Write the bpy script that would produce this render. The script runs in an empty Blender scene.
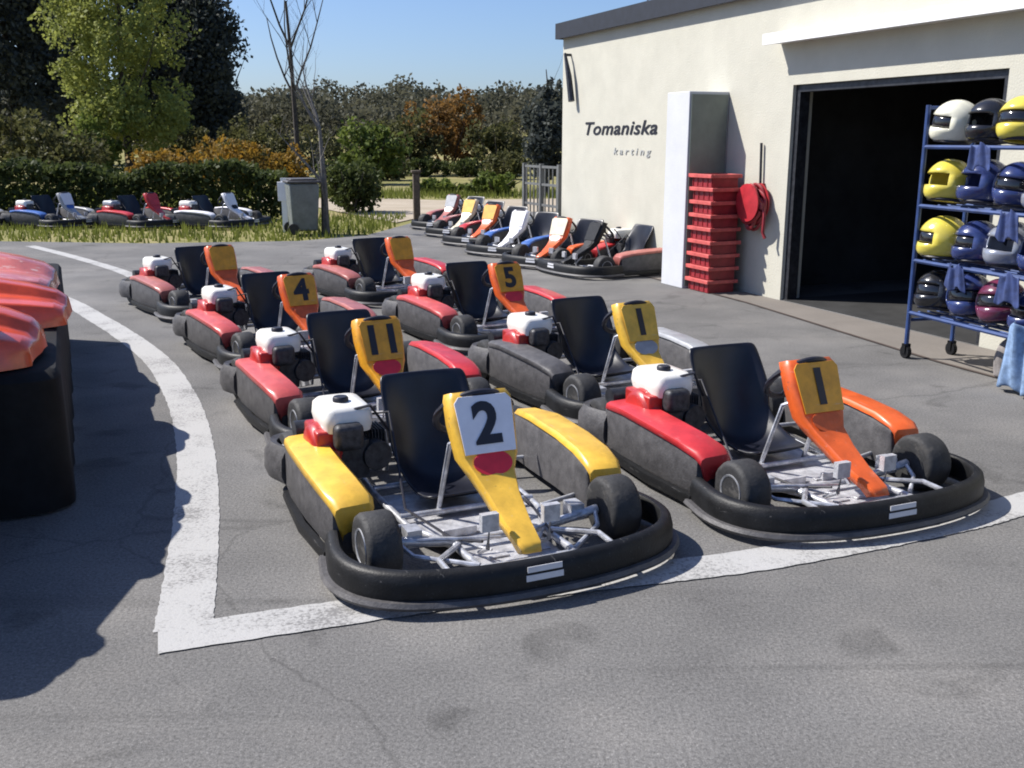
import bpy, math, random
import numpy as np
from mathutils import Vector, Matrix
random.seed(7); rng = np.random.default_rng(7)
S = bpy.context.scene; COL = S.collection
PI = math.pi; R = math.radians

# ------------------------------------------------------------------ materials
def lin(c):
    return tuple(((v/12.92) if v <= .04045 else ((v+.055)/1.055)**2.4) for v in c)
def mat(name, c, rough=.6, metal=0., var=.12, scale=9., bump=0., bscale=60., coat=0., spec=.5, c2=None, trans=0.):
    """plain principled material whose base colour wanders a little with a procedural noise"""
    m = bpy.data.materials.new(name); m.use_nodes = True
    nt = m.node_tree; N = nt.nodes; L = nt.links
    b = N['Principled BSDF']
    b.inputs['Roughness'].default_value = rough; b.inputs['Metallic'].default_value = metal
    b.inputs['Specular IOR Level'].default_value = spec
    b.inputs['Coat Weight'].default_value = coat; b.inputs['Coat Roughness'].default_value = .15
    tc = N.new('ShaderNodeTexCoord')
    nz = N.new('ShaderNodeTexNoise'); nz.inputs['Scale'].default_value = scale; nz.inputs['Detail'].default_value = 6
    nz.inputs['Roughness'].default_value = .65
    L.new(tc.outputs['Object'], nz.inputs['Vector'])
    rp = N.new('ShaderNodeValToRGB')
    rp.color_ramp.elements[0].position = .32; rp.color_ramp.elements[1].position = .68
    lo = c2 if c2 else tuple(max(0, v*(1-var*1.6)) for v in c)
    hi = c if c2 else tuple(min(1, v*(1+var)) for v in c)
    rp.color_ramp.elements[0].color = (*lo, 1); rp.color_ramp.elements[1].color = (*hi, 1)
    L.new(nz.outputs['Fac'], rp.inputs['Fac']); L.new(rp.outputs['Color'], b.inputs['Base Color'])
    if bump:
        n2 = N.new('ShaderNodeTexNoise'); n2.inputs['Scale'].default_value = bscale; n2.inputs['Detail'].default_value = 4
        bp = N.new('ShaderNodeBump'); bp.inputs['Strength'].default_value = bump; bp.inputs['Distance'].default_value = .01
        L.new(tc.outputs['Object'], n2.inputs['Vector']); L.new(n2.outputs['Fac'], bp.inputs['Height'])
        L.new(bp.outputs['Normal'], b.inputs['Normal'])
    if trans:
        out = N['Material Output']; tr = N.new('ShaderNodeBsdfTranslucent'); mx = N.new('ShaderNodeMixShader')
        mx.inputs['Fac'].default_value = trans
        L.new(rp.outputs['Color'], tr.inputs['Color'])
        L.new(b.outputs['BSDF'], mx.inputs[1]); L.new(tr.outputs['BSDF'], mx.inputs[2]); L.new(mx.outputs[0], out.inputs['Surface'])
    return m

M = {}
M['black'] = mat('black_plastic', (.008,.0082,.009), .5, spec=.3, bump=.15, bscale=120, var=.35, scale=14)
M['black_worn'] = mat('scuffed_black_plastic', (.095,.091,.093), .55, bump=.2, bscale=90, c2=(.045,.043,.045), scale=16)
M['tyre'] = mat('tyre_rubber', (.03,.03,.031), .7, bump=.2, bscale=80, c2=(.016,.016,.017), scale=25)
M['seat'] = mat('seat_shell', (.008,.009,.016), .38, var=.25, scale=12)
M['steel'] = mat('painted_steel', (.5,.51,.54), .35, .5, var=.3, scale=20)
M['darksteel'] = mat('dark_steel', (.05,.052,.06), .45, .6, var=.3, scale=20)
M['alu'] = mat('floor_aluminium', (.68,.68,.7), .4, .35, c2=(.3,.3,.32), scale=16, bump=.3, bscale=140)
M['tank'] = mat('white_tank_plastic', (.78,.76,.7), .35, var=.06, coat=.3)
M['tankgrey'] = mat('grey_tank_steel', (.34,.36,.38), .4, .3, var=.15)
M['shroud'] = mat('red_shroud', (.42,.022,.018), .4, var=.2, coat=.2)
M['engine'] = mat('engine_casting', (.055,.055,.06), .55, .4, var=.4, scale=30)
def scuff(m, sc, amount, pale, th=.63):
    nt = m.node_tree; N = nt.nodes; L = nt.links; b = N['Principled BSDF']
    src = b.inputs['Base Color'].links[0].from_socket
    tc = N.new('ShaderNodeTexCoord'); mp = N.new('ShaderNodeMapping'); mp.inputs['Scale'].default_value = sc
    L.new(tc.outputs['Object'], mp.inputs['Vector'])
    nz = N.new('ShaderNodeTexNoise'); nz.inputs['Scale'].default_value = 1; nz.inputs['Detail'].default_value = 7; nz.inputs['Roughness'].default_value = .7
    L.new(mp.outputs[0], nz.inputs['Vector'])
    mr = N.new('ShaderNodeMapRange'); mr.inputs['From Min'].default_value = th; mr.inputs['From Max'].default_value = th+.05
    mr.inputs['To Max'].default_value = amount; L.new(nz.outputs['Fac'], mr.inputs['Value'])
    mx = N.new('ShaderNodeMix'); mx.data_type = 'RGBA'; mx.inputs[7].default_value = (*pale,1)
    L.new(mr.outputs[0], mx.inputs[0]); L.new(src, mx.inputs[6]); L.new(mx.outputs[2], b.inputs['Base Color'])
    ad = N.new('ShaderNodeMath'); ad.operation = 'ADD'; ad.inputs[1].default_value = b.inputs['Roughness'].default_value
    L.new(mr.outputs[0], ad.inputs[0]); L.new(ad.outputs[0], b.inputs['Roughness'])
    return m
def paint(n, c):
    m = mat(n, c, .42, var=.16, scale=9, coat=.12)
    scuff(m, (5,45,45), .5, tuple(.5*v+.22 for v in c), .62); scuff(m, (16,9,14), .65, (.05,.045,.04), .66); return m
for k_ in ('black','black_worn'): scuff(M[k_], (7,60,60), .5, (.17,.165,.16), .63)
scuff(M['seat'], (30,30,14), .35, (.06,.06,.065), .66)
scuff(M['tyre'], (12,12,12), .5, (.085,.08,.075), .56)
scuff(M['tank'], (14,14,14), .5, (.22,.2,.18), .62)
M['yellow'] = paint('yellow_bodywork', (.72,.43,.05))
M['amber'] = paint('amber_bodywork', (.75,.34,.02))
M['orange'] = paint('orange_bodywork', (.68,.11,.02))
M['red'] = paint('red_bodywork', (.5,.03,.035))
M['hotred'] = mat('orange_red_bodywork', (.72,.085,.022), .28, var=.2, scale=6, coat=.6); scuff(M['hotred'], (5,40,40), .3, (.55,.25,.2), .66)
M['palered'] = mat('highlight_red_bodywork', (.62,.16,.12), .3, var=.2, scale=6, coat=.6); scuff(M['palered'], (5,30,30), .6, (.6,.5,.48), .56)  # paler red paints the white-pink highlights into the colour
M['pinkred'] = paint('faded_red_bodywork', (.52,.085,.08))
M['dullred'] = paint('dull_red_bodywork', (.38,.12,.1))
M['blue'] = paint('blue_bodywork', (.05,.13,.4))
M['palebody'] = paint('pale_bodywork', (.7,.62,.45))
M['greybody'] = paint('grey_bodywork', (.34,.35,.37))
M['plate'] = mat('white_number_plate', (.78,.77,.8), .4, var=.05)
M['ink'] = mat('black_ink', (.012,.012,.02), .5, var=.1)
M['badge'] = mat('red_badge', (.75,.03,.05), .4, var=.1)
M['sticker'] = mat('pale_sticker', (.62,.62,.64), .45, var=.08)
M['render'] = mat('cream_wall_render', (.49,.475,.4), .85, var=.05, scale=2.3, bump=.35, bscale=55)
M['pier'] = mat('white_pier_render', (.53,.54,.56), .8, var=.04, scale=3, bump=.2, bscale=50)
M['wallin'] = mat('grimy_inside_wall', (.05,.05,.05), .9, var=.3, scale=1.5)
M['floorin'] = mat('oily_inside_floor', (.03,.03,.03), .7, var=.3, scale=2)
M['fascia'] = mat('slate_fascia', (.014,.017,.026), .6, var=.2)
M['white'] = mat('white_metal_trim', (.8,.8,.8), .4, var=.05)
M['rackblue'] = mat('blue_rack_paint', (.025,.055,.17), .4, var=.2)
M['crate'] = mat('red_crate_plastic', (.26,.018,.025), .45, var=.2)
M['craterim'] = mat('sunlit_red_crate_plastic', (.55,.1,.09), .45, var=.2)  # sunlit lips painted in: rims a lighter red than the crate bodies
M['redmetal'] = mat('red_hose_reel_paint', (.42,.02,.03), .45, var=.2)
M['h_white'] = mat('helmet_white', (.72,.7,.56), .25, var=.08, coat=.5)
M['h_yellow'] = mat('helmet_yellow', (.66,.55,.08), .25, var=.1, coat=.5)
M['h_navy'] = mat('helmet_navy', (.025,.04,.14), .25, var=.2, coat=.5)
M['h_silver'] = mat('helmet_silver', (.3,.32,.38), .25, .3, var=.15, coat=.5)
M['h_plum'] = mat('helmet_plum', (.13,.025,.06), .25, var=.2, coat=.5)
M['h_black'] = mat('helmet_black', (.015,.015,.018), .25, var=.2, coat=.5)
M['visor'] = mat('smoked_visor', (.012,.012,.015), .1, var=.1, coat=.6)
M['cover'] = mat('black_tarpaulin', (.007,.007,.0075), .75, var=.3, bump=.3, bscale=14, spec=.25)
M['wood'] = mat('weathered_wood', (.12,.09,.065), .85, var=.35, scale=14, bump=.4)
M['bark'] = mat('dark_bark', (.055,.045,.038), .9, var=.35, scale=12, bump=.5)
M['barkgrey'] = mat('grey_bark', (.15,.14,.125), .9, var=.3, scale=12, bump=.5)
M['bin'] = mat('grey_bin_plastic', (.16,.175,.165), .5, var=.15)
M['galv'] = mat('galvanised_steel', (.16,.165,.16), .6, .3, var=.15)
M['cloth'] = mat('pale_blue_cloth', (.18,.27,.42), .9, var=.3, scale=16)
M['clothgrey'] = mat('grey_cloth', (.22,.2,.19), .9, var=.3, scale=16)
def leafmat(n, c, c2, sc=.9): return mat(n, c, .6, c2=c2, scale=sc, trans=.4, spec=.15)
M['lf_willow'] = leafmat('fresh_willow_leaf', (.32,.34,.085), (.18,.21,.06))
M['lf_dark'] = leafmat('dark_evergreen_leaf', (.085,.095,.08), (.045,.055,.055))
M['lf_olive'] = leafmat('olive_shrub_leaf', (.13,.13,.045), (.065,.066,.03))
M['lf_green'] = leafmat('bright_shrub_leaf', (.17,.21,.04), (.08,.11,.03))
M['lf_hedge'] = leafmat('hedge_leaf', (.095,.115,.032), (.035,.05,.018), 2.)
M['lf_gorse'] = leafmat('gorse_flower', (.38,.2,.022), (.13,.105,.03), 1.6)
M['lf_rust'] = leafmat('rusty_shrub_leaf', (.3,.16,.045), (.14,.085,.03))
M['lf_wood'] = leafmat('far_wood_leaf', (.115,.11,.07), (.07,.073,.052), .12)
M['lf_twig'] = leafmat('bare_twig', (.1,.085,.07), (.06,.05,.045))
M['grass'] = leafmat('grass_blade', (.2,.22,.045), (.11,.135,.03), 1.)

def ground_mat(name, stops, scale, fine, bump=.3, rough=.9, fs=260, patch=None):
    m = bpy.data.materials.new(name); m.use_nodes = True
    nt = m.node_tree; N = nt.nodes; L = nt.links; b = N['Principled BSDF']
    b.inputs['Roughness'].default_value = rough; b.inputs['Specular IOR Level'].default_value = .3
    tc = N.new('ShaderNodeTexCoord')
    def noise(s, d=8, r=.6):
        n = N.new('ShaderNodeTexNoise'); n.inputs['Scale'].default_value = s; n.inputs['Detail'].default_value = d
        n.inputs['Roughness'].default_value = r; L.new(tc.outputs['Object'], n.inputs['Vector']); return n
    a = noise(scale); rp = N.new('ShaderNodeValToRGB')
    rp.color_ramp.elements[0].position = .28; rp.color_ramp.elements[1].position = .72
    rp.color_ramp.elements[0].color = (*stops[0],1); rp.color_ramp.elements[1].color = (*stops[-1],1)
    for i, s in enumerate(stops[1:-1]):
        e = rp.color_ramp.elements.new(.28+.44*(i+1)/(len(stops)-1)); e.color = (*s,1)
    L.new(a.outputs['Fac'], rp.inputs['Fac'])
    f = noise(fs, 3, .8); mr = N.new('ShaderNodeMapRange')
    mr.inputs['From Min'].default_value = .3; mr.inputs['From Max'].default_value = .7
    mr.inputs['To Min'].default_value = 1-fine; mr.inputs['To Max'].default_value = 1+fine
    L.new(f.outputs['Fac'], mr.inputs['Value'])
    mx = N.new('ShaderNodeMix'); mx.data_type = 'RGBA'; mx.blend_type = 'MULTIPLY'; mx.inputs[0].default_value = 1
    L.new(rp.outputs['Color'], mx.inputs[6]); L.new(mr.outputs[0], mx.inputs[7])
    L.new(mx.outputs[2], b.inputs['Base Color'])
    bp = N.new('ShaderNodeBump'); bp.inputs['Strength'].default_value = bump; bp.inputs['Distance'].default_value = .006
    L.new(f.outputs['Fac'], bp.inputs['Height']); L.new(bp.outputs['Normal'], b.inputs['Normal'])
    return m
M['asphalt'] = ground_mat('worn_asphalt', [(.106,.103,.1),(.138,.134,.129),(.178,.17,.16)], 1.1, .42, .7, fs=80)
def detail(m):
    nt = m.node_tree; N = nt.nodes; L = nt.links; b = N['Principled BSDF']
    cur = b.inputs['Base Color'].links[0].from_socket; tc = N.new('ShaderNodeTexCoord')
    def layer(cur, sock, f0, f1, t0, t1):
        mr = N.new('ShaderNodeMapRange'); mr.inputs['From Min'].default_value = f0; mr.inputs['From Max'].default_value = f1
        mr.inputs['To Min'].default_value = t0; mr.inputs['To Max'].default_value = t1; L.new(sock, mr.inputs['Value'])
        mx = N.new('ShaderNodeMix'); mx.data_type = 'RGBA'; mx.blend_type = 'MULTIPLY'; mx.inputs[0].default_value = 1
        L.new(cur, mx.inputs[6]); L.new(mr.outputs[0], mx.inputs[7]); return mx.outputs[2]
    def noise(s, d, vec=None, dist=0):
        n = N.new('ShaderNodeTexNoise'); n.inputs['Scale'].default_value = s; n.inputs['Detail'].default_value = d; n.inputs['Distortion'].default_value = dist
        L.new(vec or tc.outputs['Object'], n.inputs['Vector']); return n.outputs['Fac']
    cur = layer(cur, noise(.33, 3, dist=1.), .35, .65, .82, 1.16)          # broad patches
    cur = layer(cur, noise(2.6, 5, dist=.6), .6, .68, 1., .72)              # oil and damp stains
    mp = N.new('ShaderNodeMapping'); mp.inputs['Rotation'].default_value = (0,0,R(20)); mp.inputs['Scale'].default_value = (.22,5.5,1)
    L.new(tc.outputs['Object'], mp.inputs['Vector'])
    cur = layer(cur, noise(1., 3, mp.outputs[0], .3), .58, .7, 1., .86)     # rubber streaks
    cur = layer(cur, noise(190, 2), .6, .7, 1., 1.7)                        # pale grit
    # wandering cracks
    nd = N.new('ShaderNodeTexNoise'); nd.inputs['Scale'].default_value = 1.7; nd.inputs['Detail'].default_value = 5; L.new(tc.outputs['Object'], nd.inputs['Vector'])
    ad = N.new('ShaderNodeVectorMath'); ad.operation = 'MULTIPLY_ADD'; ad.inputs[1].default_value = (.5,.5,0)
    L.new(nd.outputs['Color'], ad.inputs[0]); L.new(tc.outputs['Object'], ad.inputs[2])
    vo = N.new('ShaderNodeTexVoronoi'); vo.feature = 'DISTANCE_TO_EDGE'; vo.inputs['Scale'].default_value = .36; L.new(ad.outputs[0], vo.inputs['Vector'])
    cur = layer(cur, vo.outputs['Distance'], .0, .004, .74, 1.)
    L.new(cur, b.inputs['Base Color'])
detail(M['asphalt'])
M['concrete'] = ground_mat('apron_concrete', [(.15,.135,.12),(.2,.18,.16)], 1.4, .15, .25, fs=120)
M['seam'] = ground_mat('drain_joint', [(.06,.045,.04),(.09,.07,.06)], 3, .2)
M['turf'] = ground_mat('rough_turf', [(.12,.12,.035),(.2,.185,.06),(.3,.24,.12)], .35, .3, .6, fs=30)
M['path'] = ground_mat('sandy_path', [(.3,.25,.18),(.4,.34,.26)], 1., .2, .3, fs=60)
# worn white paint: chips show the asphalt between the stones
def linepaint():
    m = bpy.data.materials.new('worn_line_paint'); m.use_nodes = True
    nt = m.node_tree; N = nt.nodes; L = nt.links; b = N['Principled BSDF']; b.inputs['Roughness'].default_value = .85
    tc = N.new('ShaderNodeTexCoord')
    def noise(s, d):
        n = N.new('ShaderNodeTexNoise'); n.inputs['Scale'].default_value = s; n.inputs['Detail'].default_value = d; n.inputs['Roughness'].default_value = .7
        L.new(tc.outputs['Object'], n.inputs['Vector']); return n.outputs['Fac']
    a, f_ = noise(2.2, 5), noise(75, 4)
    ad = N.new('ShaderNodeMath'); ad.operation = 'ADD'; L.new(a, ad.inputs[0]); L.new(f_, ad.inputs[1])
    rp = N.new('ShaderNodeValToRGB'); e = rp.color_ramp.elements
    e[0].position = .78; e[0].color = (.17,.166,.162,1); e[1].position = .98; e[1].color = (.37,.365,.355,1)
    L.new(ad.outputs[0], rp.inputs['Fac']); L.new(rp.outputs['Color'], b.inputs['Base Color'])
    bp = N.new('ShaderNodeBump'); bp.inputs['Strength'].default_value = .5; bp.inputs['Distance'].default_value = .005
    L.new(f_, bp.inputs['Height']); L.new(bp.outputs['Normal'], b.inputs['Normal'])
    return m
M['line'] = linepaint()

# ------------------------------------------------------------------ mesh building
class MB:
    def __init__(s): s.v = []; s.f = []; s.sm = []
    def add(s, vs, fs, smooth=False):
        o = len(s.v); s.v += [tuple(p) for p in vs]; s.f += [tuple(i+o for i in q) for q in fs]; s.sm += [smooth]*len(fs); return s
    def box(s, x0, x1, y0, y1, z0, z1, mtx=None):
        vs = [(x,y,z) for z in (z0,z1) for y in (y0,y1) for x in (x0,x1)]
        if mtx: vs = [mtx @ Vector(p) for p in vs]
        return s.add(vs, [(0,2,3,1),(4,5,7,6),(0,1,5,4),(2,6,7,3),(0,4,6,2),(1,3,7,5)])
    def tube(s, pts, r, n=10, closed=False, cap=True):
        pts = [Vector(p) for p in pts]; m = len(pts); rings = []
        rr = r if isinstance(r, (list,tuple)) else [r]*m
        up = Vector((0,0,1))
        for i, p in enumerate(pts):
            a = pts[(i-1) % m] if (closed or i > 0) else p; b = pts[(i+1) % m] if (closed or i < m-1) else p
            t = (b-a).normalized(); u = up if abs(t.z) < .95 else Vector((1,0,0))
            e = t.cross(u).normalized(); g = t.cross(e)
            rings.append([p + (e*math.cos(2*PI*k/n)+g*math.sin(2*PI*k/n))*rr[i] for k in range(n)])
        vs = [q for ring in rings for q in ring]; fs = []
        for i in range(m if closed else m-1):
            j = (i+1) % m
            fs += [(i*n+k, i*n+(k+1)%n, j*n+(k+1)%n, j*n+k) for k in range(n)]
        if not closed and cap: fs += [tuple(range(n))[::-1], tuple((m-1)*n+k for k in range(n))]
        return s.add(vs, fs, True)
    def lathe(s, prof, c, axis='y', n=28):
        """prof: (radius, along)"""
        vs = []
        for r, t in prof:
            for k in range(n):
                a = 2*PI*k/n; u, w = r*math.cos(a), r*math.sin(a)
                p = {'y': (u,t,w), 'x': (t,u,w), 'z': (u,w,t)}[axis]
                vs.append((p[0]+c[0], p[1]+c[1], p[2]+c[2]))
        m = len(prof)
        fs = [(i*n+k, (i+1)*n+k, (i+1)*n+(k+1)%n, i*n+(k+1)%n) for i in range(m-1) for k in range(n)]
        fs += [tuple(range(n)), tuple((m-1)*n+k for k in range(n))[::-1]]
        return s.add(vs, fs, True)
    def grid(s, rows, smooth=True, closed=False):
        m, n = len(rows), len(rows[0]); vs = [p for r in rows for p in r]
        fs = [(i*n+k, (i+1)*n+k, (i+1)*n+(k+1)%n, i*n+(k+1)%n) for i in range(m-1) for k in range(n if closed else n-1)]
        if closed: fs += [tuple(range(n)), tuple((m-1)*n+k for k in range(n))[::-1]]
        return s.add(vs, fs, smooth)
    def prism(s, poly, z0, z1):
        n = len(poly); vs = [(x,y,z0) for x,y in poly]+[(x,y,z1) for x,y in poly]
        return s.add(vs, [tuple(range(n))[::-1], tuple(range(n,2*n))]+[(i,(i+1)%n,n+(i+1)%n,n+i) for i in range(n)])
    def build(s, name, m, parent=None, bevel=0, solid=0, sub=0, seg=2):
        me = bpy.data.meshes.new(name); me.from_pydata(s.v, [], s.f)
        me.polygons.foreach_set('use_smooth', s.sm); me.materials.append(m); me.update()
        import bmesh
        bm = bmesh.new(); bm.from_mesh(me); bmesh.ops.recalc_face_normals(bm, faces=bm.faces); bm.to_mesh(me); bm.free(); me.set_sharp_from_angle(angle=R(44))
        o = bpy.data.objects.new(name, me); COL.objects.link(o)
        if parent: o.parent = parent
        if solid: k = o.modifiers.new('solid','SOLIDIFY'); k.thickness = solid; k.offset = 0
        if bevel:
            k = o.modifiers.new('bevel','BEVEL'); k.width = bevel; k.segments = seg; k.limit_method = 'ANGLE'; k.angle_limit = R(35)
        if sub: k = o.modifiers.new('sub','SUBSURF'); k.levels = sub; k.render_levels = sub
        return o
def tag(o, label, cat, group=None, kind=None):
    o['label'] = label; o['category'] = cat
    if group: o['group'] = group
    if kind: o['kind'] = kind
    return o
def empty(name, loc, rz=0):
    o = bpy.data.objects.new(name, None); COL.objects.link(o); o.location = loc; o.rotation_euler = (0,0,rz); o.empty_display_size = .1; return o
def structure(name, mb, m, **k):
    o = mb.build(name, m, **k); o['kind'] = 'structure'; return o
def textmesh(name, s, size, m, parent, depth=.002, shear=0., align='CENTER', space=1., off=.035):
    cu = bpy.data.curves.new(name, 'FONT'); cu.body = s; cu.size = size; cu.extrude = depth; cu.align_x = align; cu.align_y = 'CENTER'
    cu.shear = shear; cu.space_character = space; cu.resolution_u = 4; cu.offset = size*off
    t = bpy.data.objects.new(name, cu); COL.objects.link(t)
    me = bpy.data.meshes.new_from_object(t.evaluated_get(bpy.context.evaluated_depsgraph_get()))
    bpy.data.objects.remove(t); me.name = name; me.materials.clear(); me.materials.append(m)
    o = bpy.data.objects.new(name, me); COL.objects.link(o); o.parent = parent; return o

# ------------------------------------------------------------------ camera, light, sky
F = 1005; H = 1.65; TH = math.atan(244/F)
cam = bpy.data.objects.new('camera', bpy.data.cameras.new('camera')); COL.objects.link(cam)
cam.location = (0,0,H); cam.rotation_euler = (PI/2-TH, 0, 0)
cam.data.sensor_width = 36; cam.data.lens = 36*F/1024; cam.data.clip_end = 2000
S.camera = cam
SUN = Vector((-.965,.25,0)).normalized(); EL = R(47)
sd = Vector((SUN.x*math.cos(EL), SUN.y*math.cos(EL), math.sin(EL)))
sun = bpy.data.objects.new('sun', bpy.data.lights.new('sun','SUN')); COL.objects.link(sun)
sun.data.energy = 5.0; sun.data.angle = R(.5); sun.data.color = (1,.955,.89)
sun.rotation_euler = sd.to_track_quat('Z','Y').to_euler(); sun.location = sd*30
w = bpy.data.worlds.new('World'); S.world = w; w.use_nodes = True
N = w.node_tree.nodes; bg = N['Background']; sk = N.new('ShaderNodeTexSky'); sk.sky_type = 'NISHITA'
sk.sun_disc = False; sk.sun_elevation = EL; sk.sun_rotation = math.atan2(SUN.x, SUN.y)
sk.air_density = 1.0; sk.dust_density = 1.0; sk.ozone_density = 4.0
tint = N.new('ShaderNodeMix'); tint.data_type = 'RGBA'; tint.blend_type = 'MULTIPLY'; tint.inputs[0].default_value = 1; tint.inputs[7].default_value = (.9,.98,1.2,1)
w.node_tree.links.new(sk.outputs[0], tint.inputs[6]); w.node_tree.links.new(tint.outputs[2], bg.inputs[0]); bg.inputs[1].default_value = .08
S.view_settings.view_transform = 'Standard'; S.view_settings.look = 'None'; S.view_settings.gamma = 1
S.view_settings.exposure = .66; S.view_settings.use_curve_mapping = False
S.render.engine = 'CYCLES'; S.cycles.max_bounces = 6; S.cycles.filter_width = 1.9

def px(x, y, z=0.):
    c, s = math.cos(TH), math.sin(TH); u = (x-512)/F; v = (384-y)/F
    t = (z-H)/(v*c-s); return (u*t, (c+v*s)*t)

# ------------------------------------------------------------------ ground
g = MB(); 
def patch(poly, z): return MB().add([(x,y,z) for x,y in poly], [tuple(range(len(poly)))])
structure('ground', patch([(-600,-300),(600,-300),(600,900),(-600,900)], -.03), M['turf'])
edge = [(-40,20.5),(-14,18.2),(-9,17.0),(-6,16.6),(-3.6,17.0),(-2.6,18.0),(-2.2,20),(-1.5,24),(2.,24),(6,22)]
structure('asphalt_yard', patch([(-40,-20),(14,-20),(14,16)]+edge[::-1], 0), M['asphalt'])
structure('sandy_path', patch([(-2.4,21),(-1.6,24.2),(1.5,24.3),(4,26),(2,30),(-2,29),(-6,31),(-14,33),(-14,31),(-6,28),(-4,24)], -.012), M['path'])
# building frame: local x runs along the wall towards the camera, local y goes into the building
W0 = Vector((2.84,10.57,0)); AX = Vector((.375,-.927,0)); NX = Vector((-.927,-.375,0))
def wall_pt(a, p=0): return W0 + AX*a + NX*p
def apron():
    q = [(-5.5,.02),(9,.02),(9,.9),(3,.75),(0,.42),(-5.5,.3)]
    return patch([tuple(wall_pt(a,p))[:2] for a,p in q], .004)
structure('concrete_apron', apron(), M['concrete'])
sm_ = [(-5.5,.3),(0,.42),(3,.75),(9,.9)]
structure('apron_joint', patch([tuple(wall_pt(a,p))[:2] for a,p in sm_]+[tuple(wall_pt(a,p+.035))[:2] for a,p in sm_[::-1]], .008), M['seam'])
def ribbon(pts, wd, z):
    P = [Vector((x,y,0)) for x,y in pts]; Q = []
    for i in range(len(P)-1):                    # Catmull-Rom
        a,b,c,d = P[max(i-1,0)],P[i],P[i+1],P[min(i+2,len(P)-1)]
        for k in range(26):
            t = k/26; Q.append(.5*((2*b)+(c-a)*t+(2*a-5*b+4*c-d)*t*t+(3*b-a-3*c+d)*t**3))
    Q.append(P[-1]); L_, R_ = [], []
    for i, p in enumerate(Q):
        t = (Q[min(i+1,len(Q)-1)]-Q[max(i-1,0)]).normalized(); n = Vector((-t.y,t.x,0))
        j = wd*.5
        L_.append((p+n*(j+random.uniform(-.004,.003))).to_tuple()[:2]); R_.append((p-n*(j+random.uniform(-.004,.003))).to_tuple()[:2])
    m = MB(); m.grid([[(a[0],a[1],z),(b[0],b[1],z)] for a,b in zip(L_,R_)], smooth=False); return m
structure('painted_edge_line', ribbon([px(*p) for p in ((183,630),(190,580),(197,500),(194,440),(180,395),(152,356),(100,320),(45,293),(-60,262))], .2, .003), M['line'])
structure('painted_stop_line', ribbon([px(*p) for p in ((158,641),(400,605),(560,584),(760,560),(940,526),(1010,508),(1150,468))], .2, .005), M['line'])
structure('painted_far_line', ribbon([px(*p) for p in ((30,246),(70,256),(120,271),(150,285))], .16, .003), M['line'])

# ------------------------------------------------------------------ karts
def make_wheel(parent, x, y, r, w_):
    side = 1 if y > 0 else -1
    b = MB(); h = w_/2; c = (x,y,r)
    b.lathe([(r*.55,-h*.9),(r*.8,-h),(r*.93,-h*.92),(r,-h*.68),(r,h*.68),(r*.93,h*.92),(r*.8,h),(r*.55,h*.9)], c)
    t = b.build('wheel', M['tyre'], parent)
    q = MB(); q.lathe([(r*.18,h*.3*side),(r*.2,h*.78*side),(r*.34,h*.62*side),(r*.46,h*.5*side),(r*.5,h*.93*side),(r*.56,h*.97*side),(r*.57,h*.9*side),(r*.5,h*.3*side)], c)
    for k in range(3):
        a = 2*PI*k/3+.4; q.lathe([(.012,h*.45*side),(.012,h*.75*side)], (x+r*.33*math.cos(a), y, r+r*.33*math.sin(a)), n=8)
    q.build('rim', M['steel'], t)
    return t
def rrect_path(pts):  # smooth closed/open path helper (Chaikin)
    P = [Vector(p) for p in pts]
    for _ in range(3):
        Q = [P[0]]
        for a, b in zip(P[:-1], P[1:]): Q += [a*.75+b*.25, a*.25+b*.75]
        P = Q+[P[-1]]
    return P
def skirt(path, sect):
    """sweep a vertical section (out, z) along a plan path; out is away from the kart centre"""
    rows = []
    for i, p in enumerate(path):
        t = (path[min(i+1,len(path)-1)]-path[max(i-1,0)]).normalized(); n = Vector((t.y,-t.x,0))
        rows.append([(p.x+n.x*o_, p.y+n.y*o_, z) for o_, z in sect])
    m = MB(); m.grid(rows, closed=True); return m
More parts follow.
